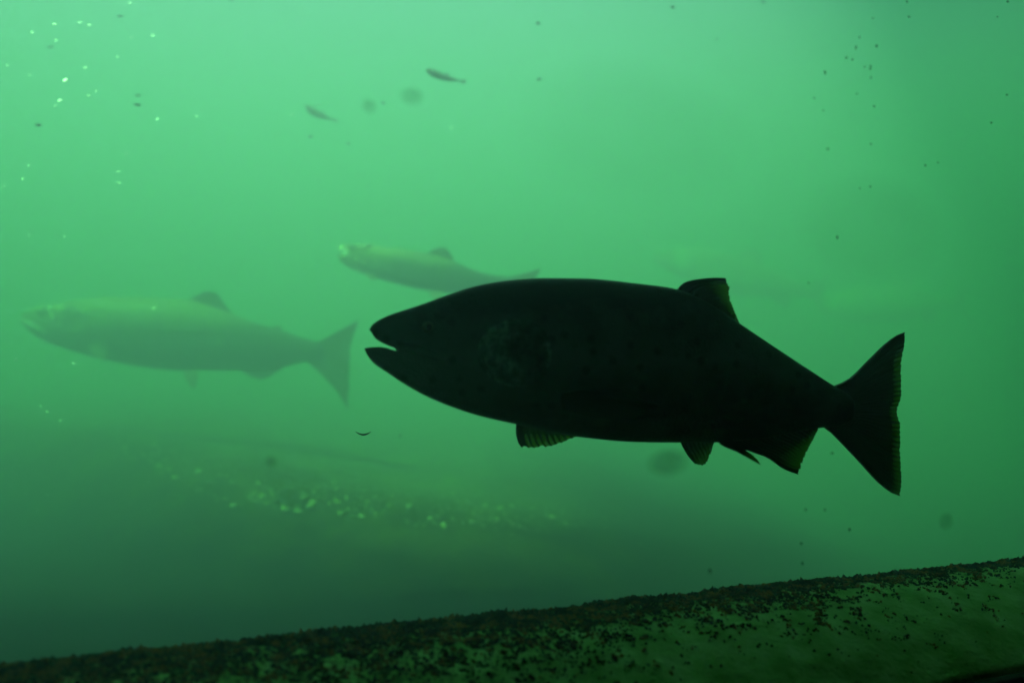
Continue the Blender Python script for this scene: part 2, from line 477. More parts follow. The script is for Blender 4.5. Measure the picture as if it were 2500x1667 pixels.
for j in range(NT + 1):
    for i in range(NS + 1):
        v.append(ledge_point(S0 + (S1 - S0) * i / NS, j / NT))
for j in range(NT):
    for i in range(NS):
        a = j * (NS + 1) + i
        f.append((a, a + 1, a + NS + 2, a + NS + 1))
# rear and underside
b0 = len(v)
for i in range(NS + 1):
    p = v[i]; v.append(Vector((p.x, p.y, -1.25)))
for i in range(NS + 1):
    p = v[NT * (NS + 1) + i]; v.append(Vector((p.x, p.y, -1.25)))
for i in range(NS):
    f.append((i, i + 1, b0 + i + 1, b0 + i))
    f.append((b0 + i, b0 + i + 1, b0 + NS + 2 + i, b0 + NS + 1 + i))
    q = NT * (NS + 1) + i
    f.append((q, q + 1, b0 + NS + 2 + i, b0 + NS + 1 + i))
ledge = obj('concrete_ledge', mesh('concrete_ledge', v, f), M_LEDGE)
def crust_cover(s, t):
    return 1.04 + 0.36 * max(0, 1 - t / 0.45) - t * (0.55 + 1.15 * max(0, min(1, s * 1.15))) * 1.25 - 0.12 * max(0, s - .75) * 4 * (1 if t > .25 else 0)
at = ledge.data.attributes.new('crust', 'FLOAT', 'POINT')
vals = [0.0] * len(ledge.data.vertices)
for j in range(NT + 1):
    for i in range(NS + 1):
        sv, tv = S0 + (S1 - S0) * i / NS, j / NT
        vals[j * (NS + 1) + i] = max(0.0, min(0.62, 0.13 + 0.42 * crust_cover(sv, tv)))
at.data.foreach_set('value', vals)
tag(ledge, 'concrete ledge crusted with dark brown algae along the foot of the window', 'ledge')

# algae crust: tufts and lumps, thick at the rear edge and thinning towards the glass at the right
def tuft_cloud(name, count, seed, mat, rmin, rmax, bias):
    q = random.Random(seed)
    v, f = [], []
    kinds = []
    for k in range(6):
        me = blob('lump', 200 + k + seed * 10, mat, 1, 0.4)
        kinds.append(([p.co.copy() for p in me.vertices], [tuple(p.vertices) for p in me.polygons]))
        bpy.data.meshes.remove(me)
    n = tries = 0
    while n < count and tries < count * 60:
        tries += 1
        s = q.uniform(-0.05, 1.06)
        t = q.random() ** bias if q.random() < 0.86 else q.uniform(0, 0.06)
        p = ledge_point(s, t)
        big = noise.noise((p.x * 6, p.y * 6, seed * 0.1)); mid = noise.noise((p.x * 38, p.y * 38, 7 + seed)) + 0.9 * noise.noise((p.x * 110, p.y * 110, 3 + seed))
        cover = crust_cover(s, t) + (0.5 if t < 0.07 else 0.0)
        if big * 0.5 + mid * 1.2 + cover * 0.80 - 0.56 + q.uniform(-.16, .16) < 0: continue
        n += 1
        r = (rmin + (rmax - rmin) * q.random() ** 1.7) * (1.2 if t < 0.1 else 1.0) * (1.0 - 0.35 * max(0, s - 0.3)) * (1.0 - 0.5 * t)
        up = 0.8 + (q.random() ** 3) * (1.5 if t < 0.10 else 0.8)
        rot = Matrix.Rotation(q.uniform(0, 6.3), 3, 'Z') @ Matrix.Rotation(q.uniform(-.6, .6), 3, 'X')
        b0 = len(v)
        base, tri = q.choice(kinds)
        sq = (q.uniform(.6, 1.4), q.uniform(.6, 1.4), up)
        for w in base:
            v.append(p + rot @ Vector((w.x * sq[0], w.y * sq[1], w.z * sq[2] + 0.3)) * r)
        f += [tuple(b0 + i for i in t3) for t3 in tri]
    return tag(obj(name, mesh(name, v, f), mat, ledge), kind='stuff')
tuft_cloud('algae', 34000, 5, M_ALGAE, 0.0006, 0.0034, 1.05)
tuft_cloud('algae_film', 12000, 9, M_ALGAE_O, 0.0008, 0.0032, 1.0)

win = bpy.data.objects.new('window', None); COL.objects.link(win)
win.location = (G0.x, G0.y, -0.42)
win.rotation_euler = (0, 0, math.atan2(GD.y, GD.x))
tag(win, 'large underwater viewing window with black rubber gasket at its foot', 'window')
# local: x along, y into the water
m_gl = bpy.data.materials.new('clear_glass'); m_gl.use_nodes = True
nt = m_gl.node_tree
nt.nodes.remove(nt.nodes['Principled BSDF'])
tb = nt.nodes.new('ShaderNodeBsdfTransparent'); tb.inputs['Color'].default_value = (0.97, 0.99, 0.98, 1)
nt.links.new(tb.outputs[0], nt.nodes['Material Output'].inputs['Surface'])
obj('pane', box_mesh('pane', -1.98, 1.88, -0.028, -0.004, -0.02, 1.2), m_gl, win)
def bar_profile(name, prof, x0, x1, mat, n=60):
    v, f = [], []
    k = len(prof)
    for i in range(n + 1):
        x = x0 + (x1 - x0) * i / n
        for (y, z) in prof: v.append((x, y, z))
    for i in range(n):
        for j in range(k):
            f.append((i * k + j, i * k + (j + 1) % k, (i + 1) * k + (j + 1) % k, (i + 1) * k + j))
    f += [tuple(range(k)), tuple(range(n * k, n * k + k))]
    return obj(name, mesh(name, v, f, False), mat, win)
bar_profile('gasket', [(-0.052, -0.03), (-0.050, 0.002), (-0.044, 0.009), (-0.036, 0.011), (-0.030, 0.007), (-0.030, -0.03)], -1.97, 1.87, M_RUBBER)
bar_profile('frame_rail', [(-0.24, -0.14), (-0.24, 0.045), (-0.225, 0.05), (-0.066, -0.016), (-0.054, -0.018), (-0.054, -0.14)], -1.97, 1.87, M_PAINT)

# ------------------------------------------------------------------ fish
def make_fish(name, spec):
    """a salmon from its outlines: one continuous body with an open mouth, fins, gill covers, eyes"""
    d, yaw, D0 = spec['d'], spec.get('yaw', 0.0), spec['c']
    sz = d / F
    root_x, root_z = (D0[0] - 1250) * sz, (833.5 - D0[1]) * sz
    def loc(px, py):
        u = (px - 1250) / F
        l = (u * d - root_x) / (math.cos(yaw) - u * math.sin(yaw))
        return l, (833.5 - py) / F * (d + l * math.sin(yaw)) - root_z
    top = Curve1D([loc(*p) for p in spec['top']])
    bot = Curve1D([loc(*p) for p in spec['bot']])
    mu = Curve1D([loc(*p) for p in spec['mouth_up']])
    ml = Curve1D([loc(*p) for p in spec['mouth_low']])
    xu, xl = mu.x[0], ml.x[0]
    xc = mu.x[-1]; zc = mu.y[-1]
    xe = min(top.x[-1], bot.x[-1])
    Lb = xe - xu
    wid = Curve1D([(0.0, 0.10), (0.03, 0.30), (0.10, 0.50), (0.2, 0.58), (0.3, 0.60), (0.45, 0.58), (0.7, 0.50), (0.88, 0.40), (1.0, 0.24)])
    ref = Curve1D([(0.0, 0.22), (0.06, 0.30), (0.12, 0.42), (0.2, 0.62), (0.3, 0.9), (0.45, 1.0), (0.7, 0.80), (0.88, 0.46), (1.0, 0.38)])
    dmax = max(top(xu + Lb * k / 40) - bot(xu + Lb * k / 40) for k in range(41))
    def hw(x):
        t = (x - xu) / Lb
        h = 0.5 * ref(max(0, t)) * dmax * 0.56 * (wid(max(0, min(1, t))) / 0.58) ** 0.3
        # cheek and gill cover stand a little proud of the flank behind them
        g = spec.get('gill', 0.30)
        return h * (1 + 0.05 * math.exp(-((t - g + 0.03) / 0.03) ** 2))
    def bend(x):
        t = max(0, (x - xu) / Lb - 0.35)
        return spec.get('bend', 0.0) * t * t
    M = 14
    V, Fc = [], []
    def add(x, y, z):
        V.append((x, y + bend(x), z)); return len(V) - 1
    def arc(x, h, za, zb, n):
        """points from +h to -h; za the seam, zb the apex; ends included"""
        out = []
        for k in range(n + 1):
            a = math.pi * k / n
            c, s = math.cos(a), math.sin(a)
            out.append((x, h * math.copysign(abs(c) ** 0.86, c), za + (zb - za) * s ** 0.9))
        return out
    # stations behind the corner of the mouth
    seamt = lambda x: zc + ((top(xe) + bot(xe)) / 2 - zc) * ((x - xc) / (xe - xc))
    seam = lambda x: seamt(x) * 0.5 + 0.5 * (bot(x) + 0.52 * (top(x) - bot(x))) if x > xc + 0.12 * Lb else (
        seamt(x) + (0.5 * (bot(x) + 0.52 * (top(x) - bot(x))) - 0.5 * seamt(x)) * ((x - xc) / (0.12 * Lb)))
    NB = 64
    prev_u = prev_l = None
    first = None
    for k in range(NB + 1):
        x = xc + (xe - xc) * k / NB
        zm = seam(x)
        h = hw(x)
        U = [add(*p) for p in arc(x, h, zm, top(x), M)]
        Lw = [U[0]] + [add(*p) for p in arc(x, h, zm, bot(x), M)[1:-1]] + [U[-1]]
        if prev_u:
            for q in range(M):
                Fc.append((prev_u[q], prev_u[q + 1], U[q + 1], U[q]))
                Fc.append((prev_l[q], prev_l[q + 1], Lw[q + 1], Lw[q]))
        else:
            first = (U, Lw)
        prev_u, prev_l = U, Lw
    ce = add(xe, 0, (top(xe) + bot(xe)) / 2)
    for q in range(M):
        Fc.append((prev_u[q], prev_u[q + 1], ce)); Fc.append((prev_l[q], prev_l[q + 1], ce))
    # back of the mouth: one shared arc at the corner
    inner0 = [first[0][0]] + [add(xc + 0.2 * hw(xc) * math.sin(math.pi * k / M), hw(xc) * math.cos(math.pi * k / M), zc) for k in range(1, M)] + [first[0][-1]]
    for outer0, edge, mouth, x0 in ((first[0], top, mu, xu), (first[1], bot, ml, xl)):
        po, pi = outer0, inner0
        NJ = 16
        for k in range(1, NJ + 1):
            t = 1 - k / NJ
            t = t * t * 0.6 + t * 0.4 if k < NJ else 0.004
            x = x0 + (xc - x0) * t
            h = hw(xc) * (0.30 + 0.70 * t) * math.sqrt(min(1, t / 0.25 * 1.0 + 0.02)) if t < 0.25 else hw(xc) * (0.30 + 0.70 * t)
            zm, za = mouth(x), edge(x)
            O = [add(*p) for p in arc(x, h, zm, za, M)]
            I = [O[0]] + [add(p[0], p[1] * 0.93, p[2]) for p in arc(x, h, zm, zm + (za - zm) * 0.22, M)[1:-1]] + [O[-1]]
            for q in range(M):
                Fc.append((po[q], po[q + 1], O[q + 1], O[q]))
                Fc.append((pi[q], pi[q + 1], I[q + 1], I[q]))
            po, pi = O, I
        c = add(x0 - 0.001, 0, (mouth(x0) + edge(x0)) / 2)
        for q in range(M):
            Fc.append((po[q], po[q + 1], c)); Fc.append((pi[q], pi[q + 1], c))
    root = bpy.data.objects.new(name, None); COL.objects.link(root)
    c = P(D0[0], D0[1], d)
    root.location = c; root.rotation_euler = (0, 0, yaw)
    body_me = mesh('body', V, Fc)
    body = obj('body', body_me, spec['skin'], root)
    sub = body.modifiers.new('smooth', 'SUBSURF'); sub.levels = sub.render_levels = 1

    def side(x, z, sgn, off=0.0):
        """the body's surface at x, z on one side (sgn -1 is the camera's side)"""
        zm = seam(x) if x > xc else (mu(x) if z > mu(x) else ml(x))
        za = top(x) if z >= zm else bot(x)
        s = min(1, abs((z - zm) / (za - zm))) ** (1 / 0.9) if za != zm else 0
        cc = math.sqrt(max(0, 1 - s * s)) ** 0.86
        h = hw(x)
        return Vector((x, sgn * (h * cc + off) + bend(x), z))

    def fin(nm, base, outer, fr, re, mat, y0=0.0, y1=0.0, rays=14, thick=0.006, ragged=0.02, glow0=0.35):
        """Coons patch between base and free edge, closed, ridged along its rays"""
        nu, nv = rays * 4, 12
        g = []
        q = random.Random(len(nm) + rays)
        rag = [q.uniform(-1, 1) for _ in range(rays + 1)]
        P00, P10, P01, P11 = base[0], base[-1], outer[0], outer[-1]
        fr = [base[0]] + fr + [outer[0]]; re = [base[-1]] + re + [outer[-1]]
        for i in range(nu + 1):
            u = i / nu
            row = []
            for j in range(nv + 1):
                w = j / nv
                B, T, Lf, Rt = polyline(base, u), polyline(outer, u), polyline(fr, w), polyline(re, w)
                pt = []
                for k in (0, 1):
                    pt.append((1 - w) * B[k] + w * T[k] + (1 - u) * Lf[k] + u * Rt[k]
                              - ((1 - u) * (1 - w) * P00[k] + u * (1 - w) * P10[k] + (1 - u) * w * P01[k] + u * w * P11[k]))
                B = polyline(base, u)
                ph = (u * rays) % 1.0
                notch = (0.5 - 0.5 * math.cos(2 * math.pi * ph))
                e = 1 - ragged * w ** 3 * (notch * 0.9 + 0.8 * rag[int(u * rays) % (rays + 1)])
                if i in (0, nu): e = 1
                row.append((B[0] + (pt[0] - B[0]) * e, B[1] + (pt[1] - B[1]) * e, u, w, 1 - notch))
            g.append(row)
        VV, FF, att = [], [], []
        for sgn in (1, -1):
            for row in g:
                for (px, py, u, w, ray) in row:
                    x, z = loc(px, py)
                    y = y0 + (y1 - y0) * w + bend(x)
                    th = thick * (1 - 0.8 * w) * (0.55 + 0.45 * ray) * 0.5
                    VV.append((x, y + sgn * th, z))
                    lead = max(0, 1 - u * 6)
                    att.append((min(1, (ray ** 2.0) * 0.85 + lead), max(0, (w - glow0) / (1 - glow0)) ** 1.3, 0))
        n1 = (nu + 1) * (nv + 1)
        ix = lambda a, i, j: a * n1 + i * (nv + 1) + j
        for i in range(nu):
            for j in range(nv):
                FF.append((ix(0, i, j), ix(0, i + 1, j), ix(0, i + 1, j + 1), ix(0, i, j + 1)))
                FF.append((ix(1, i, j), ix(1, i, j + 1), ix(1, i + 1, j + 1), ix(1, i + 1, j)))
        for i in range(nu):
            for j in (0, nv):
                FF.append((ix(0, i, j), ix(0, i + 1, j), ix(1, i + 1, j), ix(1, i, j)))
        for j in range(nv):
            for i in (0, nu):
                FF.append((ix(0, i, j), ix(0, i, j + 1), ix(1, i, j + 1), ix(1, i, j)))
        me = mesh(nm, VV, FF)
        at = me.attributes.new('fin', 'FLOAT_VECTOR', 'POINT')
        at.data.foreach_set('vector', [c for a in att for c in a])
        return obj(nm, me, mat, root)

    for fs in spec['fins']:
        fin(*fs[:5], fs[5], **fs[6])

    # gill covers and painted sunlit head patches: curved plates on both sides
    for pname, (gx, gy), (rx, ry), pmat in spec['plates']:
        for sgn in (-1, 1):
            VV, FF = [], []
            na, nr = 32, 8
            for kr in range(nr + 1):
                for ka in range(na):
                    a = 2 * math.pi * ka / na
                    rr = kr / nr
                    ex = math.copysign(abs(math.cos(a)) ** (0.8 if math.cos(a) > 0 else 1.1), math.cos(a))
                    x, z = loc(gx + rx * rr * ex, gy + ry * rr * math.sin(a))
                    VV.append(side(x, z, sgn, 0.0045 * (1 - rr ** 6) - 0.0025 * (rr > 0.99)))
            for kr in range(nr):
                for ka in range(na):
                    FF.append((kr * na + ka, kr * na + (ka + 1) % na, (kr + 1) * na + (ka + 1) % na, (kr + 1) * na + ka))
            obj(pname, mesh(pname, VV, FF), pmat, root)
    # sun glints on the head, added as bright facets turned to mirror the sun
    if 'glints' in spec:
        VV, FF = [], []
        Rm = Matrix.Rotation(-yaw, 3, 'Z')
        q = random.Random(3)
        for (px, py, w, h) in spec['glints']:
            x, z = loc(px, py)
            p = side(x, z, -1, 0.004)
            wp = Matrix.Rotation(yaw, 3, 'Z') @ p + P(D0[0], D0[1], d)
            H = (SUN_DIR - wp.normalized()).normalized() + Vector((q.uniform(-1, 1), q.uniform(-1, 1), q.uniform(-1, 1))) * 0.10
            H = (Rm @ H).normalized()
            X = Vector((1, 0, 0)); X = (X - H * X.dot(H)).normalized(); Y = H.cross(X)
            b0 = len(VV)
            VV.append(p + H * 0.0025)
            for a in range(10):
                an = 2 * math.pi * a / 10
                VV.append(p + X * (w / 2 * sz * math.cos(an) * q.uniform(.8, 1.1)) + Y * (h / 2 * sz * math.sin(an) * q.uniform(.8, 1.1)))
            for a in range(10): FF.append((b0, b0 + 1 + a, b0 + 1 + (a + 1) % 10))
        tag(obj('head_glints', mesh('head_glints', VV, FF), M_GLINT, root), kind='stuff')
    # jaw bones along the mouth
    if 'maxilla' in spec:
        for sgn in (-1, 1):
            VV, FF = [], []
            pts = spec['maxilla']; n = 24
            for k in range(n + 1):
                t = k / n
                px, py = polyline(pts, t)
                x, z = loc(px, py)
                r = spec['maxilla_r'] * (0.35 + 0.65 * math.sin(math.pi * min(1, t * 0.85 + 0.12))) * sz
                for a in range(8):
                    an = 2 * math.pi * a / 8
                    p = side(x, z + r * math.sin(an), sgn, r * 0.22 + 0.35 * r * math.cos(an))
                    VV.append(p)
            for k in range(n):
                for a in range(8):
                    FF.append((k * 8 + a, k * 8 + (a + 1) % 8, (k + 1) * 8 + (a + 1) % 8, (k + 1) * 8 + a))
            FF += [tuple(range(8)), tuple(range(n * 8, n * 8 + 8))]
            obj('jaw_bone', mesh('jaw_bone', VV, FF), spec['jaw_mat'], root)
    # eyes
    ex, ey, er = spec['eye']
    x, z = loc(ex, ey); r = er * sz
    for sgn in (-1, 1):
        s0 = side(x, z, sgn)
        def dome(rad, hgt, off, nm, mat, par):
            VV, FF = [], []
            for k in range(7):
                a = math.pi / 2 * k / 6
                for q in range(16):
                    b = 2 * math.pi * q / 16
                    VV.append((s0.x + rad * math.cos(a) * math.cos(b), s0.y + sgn * (off + hgt * math.sin(a)), s0.z + rad * math.cos(a) * math.sin(b)))
            for k in range(6):
                for q in range(16):
                    FF.append((k * 16 + q, k * 16 + (q + 1) % 16, (k + 1) * 16 + (q + 1) % 16, (k + 1) * 16 + q))
            return obj(nm, mesh(nm, VV, FF), mat, par)
        eye = dome(r, r * 0.5, -r * 0.12, 'eye', M_IRIS, root)
        dome(r * 0.55, r * 0.25, r * 0.30, 'pupil', M_EYE, eye)
    return root

K = dict
# --- the big dark salmon
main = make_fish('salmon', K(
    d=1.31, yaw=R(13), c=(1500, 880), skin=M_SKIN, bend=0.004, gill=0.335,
    top=[(903, 803), (906, 796), (914, 788), (930, 778), (955, 767), (1000, 752), (1041, 738), (1105, 714), (1169, 695), (1233, 684), (1328, 677), (1424, 678),
         (1550, 690), (1641, 702), (1705, 727), (1760, 760), (1805, 790), (1906, 857), (1985, 909), (2040, 944), (2075, 962)],
    bot=[(891, 853), (894, 862), (898, 869), (914, 888), (946, 910), (984, 936), (1041, 968), (1105, 995), (1169, 1016), (1261, 1037), (1392, 1065),
         (1550, 1080), (1671, 1081), (1765, 1080), (1860, 1070), (1940, 1056), (2001, 1045), (2035, 1043), (2075, 1030)],
    mouth_up=[(903, 807), (907, 812), (917, 827), (939, 841), (955, 848), (972, 855)],
    mouth_low=[(891, 850), (898, 848), (930, 845), (955, 851), (972, 855)],
    fins=[
        ('dorsal_fin', [(1648, 716), (1700, 738), (1755, 770), (1802, 802)], [(1772, 679), (1781, 700), (1781, 725), (1792, 756), (1805, 788)],
         [(1672, 690), (1708, 681), (1748, 678)], [], M_FIN, K(rays=15, ragged=0.022, thick=0.009, glow0=0.32)),
        ('tail_fin', [(2028, 950), (2022, 998), (2020, 1046)],
         [(2211, 811), (2209, 842), (2201, 897), (2201, 968), (2191, 1004), (2199, 1040), (2199, 1114), (2203, 1170), (2199, 1211)],
         [(2044, 942), (2080, 924), (2123, 881), (2163, 841), (2190, 820)], [(2034, 1056), (2064, 1087), (2104, 1130), (2143, 1174), (2179, 1203)],
         M_FIN, K(rays=34, ragged=0.006, thick=0.014, glow0=0.86)),
        ('anal_fin', [(1790, 1066), (1860, 1058), (1930, 1046), (1994, 1034)], [(1950, 1158), (1965, 1114), (1985, 1075), (1998, 1049)],
         [(1800, 1088), (1838, 1104), (1878, 1119), (1914, 1145)], [], M_FIN, K(rays=16, ragged=0.015, thick=0.009, glow0=0.45)),
        ('pelvic_fin', [(1688, 1064), (1730, 1066), (1785, 1064)], [(1742, 1146), (1756, 1150), (1768, 1145), (1780, 1120), (1787, 1094)],
         [(1692, 1086), (1710, 1114), (1730, 1136)], [], M_FIN, K(rays=9, y0=0.035, y1=0.06, ragged=0.03, glow0=0.2)),
        ('pelvic_fin', [(1705, 1030), (1722, 1036), (1745, 1042)], [(1816, 1124), (1808, 1112), (1796, 1100)],
         [(1722, 1074), (1764, 1095)], [(1745, 1060), (1774, 1084)], M_FIN, K(rays=8, y0=-0.045, y1=-0.05, ragged=0.02, glow0=0.6)),
        ('pectoral_fin', [(1274, 1020), (1340, 1036), (1415, 1052)], [(1310, 1108), (1372, 1105), (1415, 1094), (1452, 1078)],
         [(1278, 1040), (1284, 1069), (1297, 1096)], [(1432, 1064)], M_FIN_G, K(rays=10, y0=0.03, y1=0.08, ragged=0.03, glow0=0.0)),
        ('pectoral_fin', [(1338, 955), (1338, 975), (1342, 992)], [(1560, 985), (1548, 1004), (1500, 1012)],
         [(1400, 945), (1490, 958)], [(1400, 1006), (1460, 1014)], M_FIN, K(rays=10, y0=-0.062, y1=-0.086, ragged=0.03, glow0=0.8)),
    ],
    plates=[('gill_cover', (1235, 860), (88, 84), M_GILL)],
    maxilla=[(962, 838), (990, 848), (1030, 858), (1085, 880)], maxilla_r=11, jaw_mat=M_SKIN,
    eye=(1040, 800, 14)))
tag(main, 'big black salmon in silhouette with open mouth, swimming close to the window', 'fish', 'salmon in the water')

# --- the hazy salmon at the left
left = make_fish('salmon', K(
    d=3.85, yaw=R(-6), c=(420, 810), skin=M_SKIN_F, bend=-0.02, gill=0.24,
    top=[(50, 772), (54, 765), (62, 760), (77, 753), (100, 747), (130, 742), (184, 732), (268, 724), (344, 726), (459, 731), (520, 748), (574, 769), (612, 784), (689, 807), (746, 827), (790, 838)],
    bot=[(51, 786), (55, 792), (65, 800), (96, 826), (153, 849), (230, 872), (306, 889), (383, 901), (440, 905), (517, 905), (597, 905), (650, 903), (689, 897), (727, 887), (750, 883), (790, 876)],
    mouth_up=[(50, 775), (60, 780), (75, 788), (92, 797)],
    mouth_low=[(51, 783), (60, 786), (75, 793), (92, 797)],
    fins=[
        ('dorsal_fin', [(452, 738), (500, 750), (560, 775)], [(512, 711), (530, 716), (547, 738), (568, 766)], [(471, 727), (497, 713)], [], M_FIN_F, K(rays=11)),
        ('tail_fin', [(748, 834), (745, 857), (748, 880)], [(880, 780), (864, 822), (857, 862), (856, 910), (855, 956), (851, 998)],
         [(784, 831), (823, 811), (855, 794)], [(784, 912), (823, 952), (842, 984)], M_FIN_F, K(rays=18, thick=0.012)),
        ('anal_fin', [(590, 898), (640, 896), (690, 888)], [(642, 927), (662, 918), (690, 900)], [(600, 912), (622, 922)], [], M_FIN_F, K(rays=10)),
        ('pelvic_fin', [(456, 898), (480, 900), (500, 897)], [(490, 947), (498, 938), (503, 906)], [(465, 920), (480, 938)], [], M_FIN_P, K(rays=8, y0=-0.03, y1=-0.07)),
        ('pectoral_fin', [(238, 842), (240, 850), (246, 856)], [(300, 846), (302, 866), (290, 880)], [(265, 838)], [(264, 868)], M_FIN_P, K(rays=9, y0=-0.07, y1=-0.11)),
        ('adipose_fin', [(664, 802), (672, 805), (682, 808)], [(682, 795), (688, 798), (690, 803)], [(672, 796)], [], M_FIN_F, K(rays=3)),
    ],
    plates=[('gill_cover', (190, 786), (52, 34), M_OLIVE), ('sunlit_patch', (150, 757), (62, 13), M_GOLD)],
    maxilla=[(56, 778), (75, 789), (95, 798), (122, 812)], maxilla_r=6, jaw_mat=M_JAW, glints=[(130, 752, 18, 7), (107, 754, 14, 5), (136, 765, 13, 6), (150, 768, 8, 4), (138, 777, 12, 4), (195, 763, 16, 4), (222, 761, 14, 4), (78, 757, 9, 4), (170, 775, 12, 3), (552, 837, 8, 6)],
    eye=(108, 768, 7)))
tag(left, 'hazy green salmon with sunlit golden cheek at the left, head just inside the frame', 'fish', 'salmon in the water')

# --- the slim one behind the big salmon
mid = make_fish('salmon', K(
    d=3.7, yaw=R(-14), c=(1030, 655), skin=M_SKIN_F, bend=-0.03, gill=0.20,
    top=[(824, 606), (828, 601), (836, 598), (852, 596), (875, 595), (898, 596), (941, 603), (1005, 612), (1060, 622), (1105, 636), (1140, 652), (1184, 668), (1230, 676), (1262, 680)],
    bot=[(823, 622), (828, 632), (839, 644), (865, 660), (903, 674), (940, 686), (980, 696), (1031, 708), (1080, 716), (1130, 718), (1180, 712), (1230, 700), (1262, 696)],
    mouth_up=[(824, 608), (834, 611), (846, 614), (856, 620)],
    mouth_low=[(823, 620), (834, 621), (846, 623), (856, 620)],
    fins=[
        ('dorsal_fin', [(1040, 624), (1070, 632), (1104, 644)], [(1082, 603), (1092, 606), (1100, 618), (1108, 634)], [(1054, 612), (1070, 605)], [], M_FIN_F, K(rays=10)),
        ('tail_fin', [(1232, 680), (1230, 688), (1232, 696)], [(1326, 656), (1312, 678), (1308, 700), (1312, 724), (1318, 744)],
         [(1262, 674), (1296, 664)], [(1262, 708), (1292, 728)], M_FIN_F, K(rays=16)),
        ('pelvic_fin', [(1052, 708), (1068, 712), (1084, 712)], [(1082, 742), (1090, 736), (1092, 718)], [(1060, 724)], [], M_FIN_P, K(rays=7, y0=-0.02, y1=-0.06)),
        ('pectoral_fin', [(898, 664), (900, 668), (904, 672)], [(934, 678), (934, 684), (926, 688)], [(916, 668)], [(914, 680)], M_FIN_P, K(rays=7, y0=-0.04, y1=-0.07)),
    ],
    plates=[('gill_cover', (888, 636), (22, 20), M_OLIVE), ('sunlit_patch', (882, 603), (30, 8), M_GOLD)],
    maxilla=[(826, 606), (838, 610), (848, 616), (860, 626)], maxilla_r=7, jaw_mat=M_JAW, glints=[(835, 604, 13, 6), (848, 614, 14, 4), (839, 625, 15, 4), (884, 600, 18, 4), (900, 596, 9, 3), (878, 632, 7, 6), (897, 640, 7, 6), (878, 660, 12, 3)],
    eye=(862, 609, 4.5)))
tag(mid, 'slim hazy salmon with sunlit pale snout, half hidden behind the black salmon', 'fish', 'salmon in the water')

# --- two pale ones far off at the right, all but lost in the murk
def far_salmon(head, tail, dist, yaw, label, flip=False):
    hx, hy = head; tx, ty = tail
    def q(t, v):                                   # t along the fish from head to tail, v across it in lengths, up positive
        L = tx - hx
        return (hx + t * L, hy + t * (ty - hy) - v * abs(L))
    T = [(0, .0), (.02, .02), (.08, .045), (.2, .085), (.35, .105), (.5, .10), (.65, .08), (.8, .045), (.88, .036)]
    B = [(0.0, -.035), (.03, -.05), (.1, -.075), (.2, -.10), (.35, -.125), (.5, -.12), (.65, -.09), (.8, -.05), (.88, -.038)]
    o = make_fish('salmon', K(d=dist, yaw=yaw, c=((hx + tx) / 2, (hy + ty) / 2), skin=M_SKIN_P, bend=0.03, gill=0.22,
        top=[q(*p) for p in T], bot=[q(*p) for p in B],
        mouth_up=[q(0, -.008), q(.05, -.016), q(.09, -.028)], mouth_low=[q(0, -.026), q(.05, -.027), q(.09, -.028)],
        fins=[('dorsal_fin', [q(.46, .09), q(.53, .085), q(.6, .075)], [q(.58, .165), q(.61, .14), q(.615, .095)], [q(.5, .135)], [], M_FIN_W, K(rays=9)),
              ('tail_fin', [q(.86, .034), q(.855, 0), q(.86, -.034)], [q(1.0, .12), q(.965, .03), q(.965, -.03), q(1.0, -.12)], [q(.92, .06)], [q(.92, -.06)], M_FIN_W, K(rays=14)),
              ('anal_fin', [q(.66, -.08), q(.72, -.065), q(.77, -.052)], [q(.74, -.13), q(.77, -.10), q(.78, -.07)], [q(.69, -.11)], [], M_FIN_W, K(rays=8))],
        plates=[('gill_cover', q(.16, -.01), (abs(tx - hx) * .05, abs(tx - hx) * .07), M_JAW)],
        maxilla=[q(.004, -.014), q(.05, -.022), q(.09, -.03), q(.13, -.045)], maxilla_r=4, jaw_mat=M_JAW, eye=(*q(.085, .012), 4)))
    return tag(o, label, 'fish', 'salmon in the water')
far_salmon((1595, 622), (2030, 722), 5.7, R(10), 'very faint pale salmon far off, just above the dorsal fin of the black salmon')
far_salmon((1985, 742), (2375, 738), 6.4, R(-8), 'very faint pale salmon far off at the right, above the tail of the black salmon')

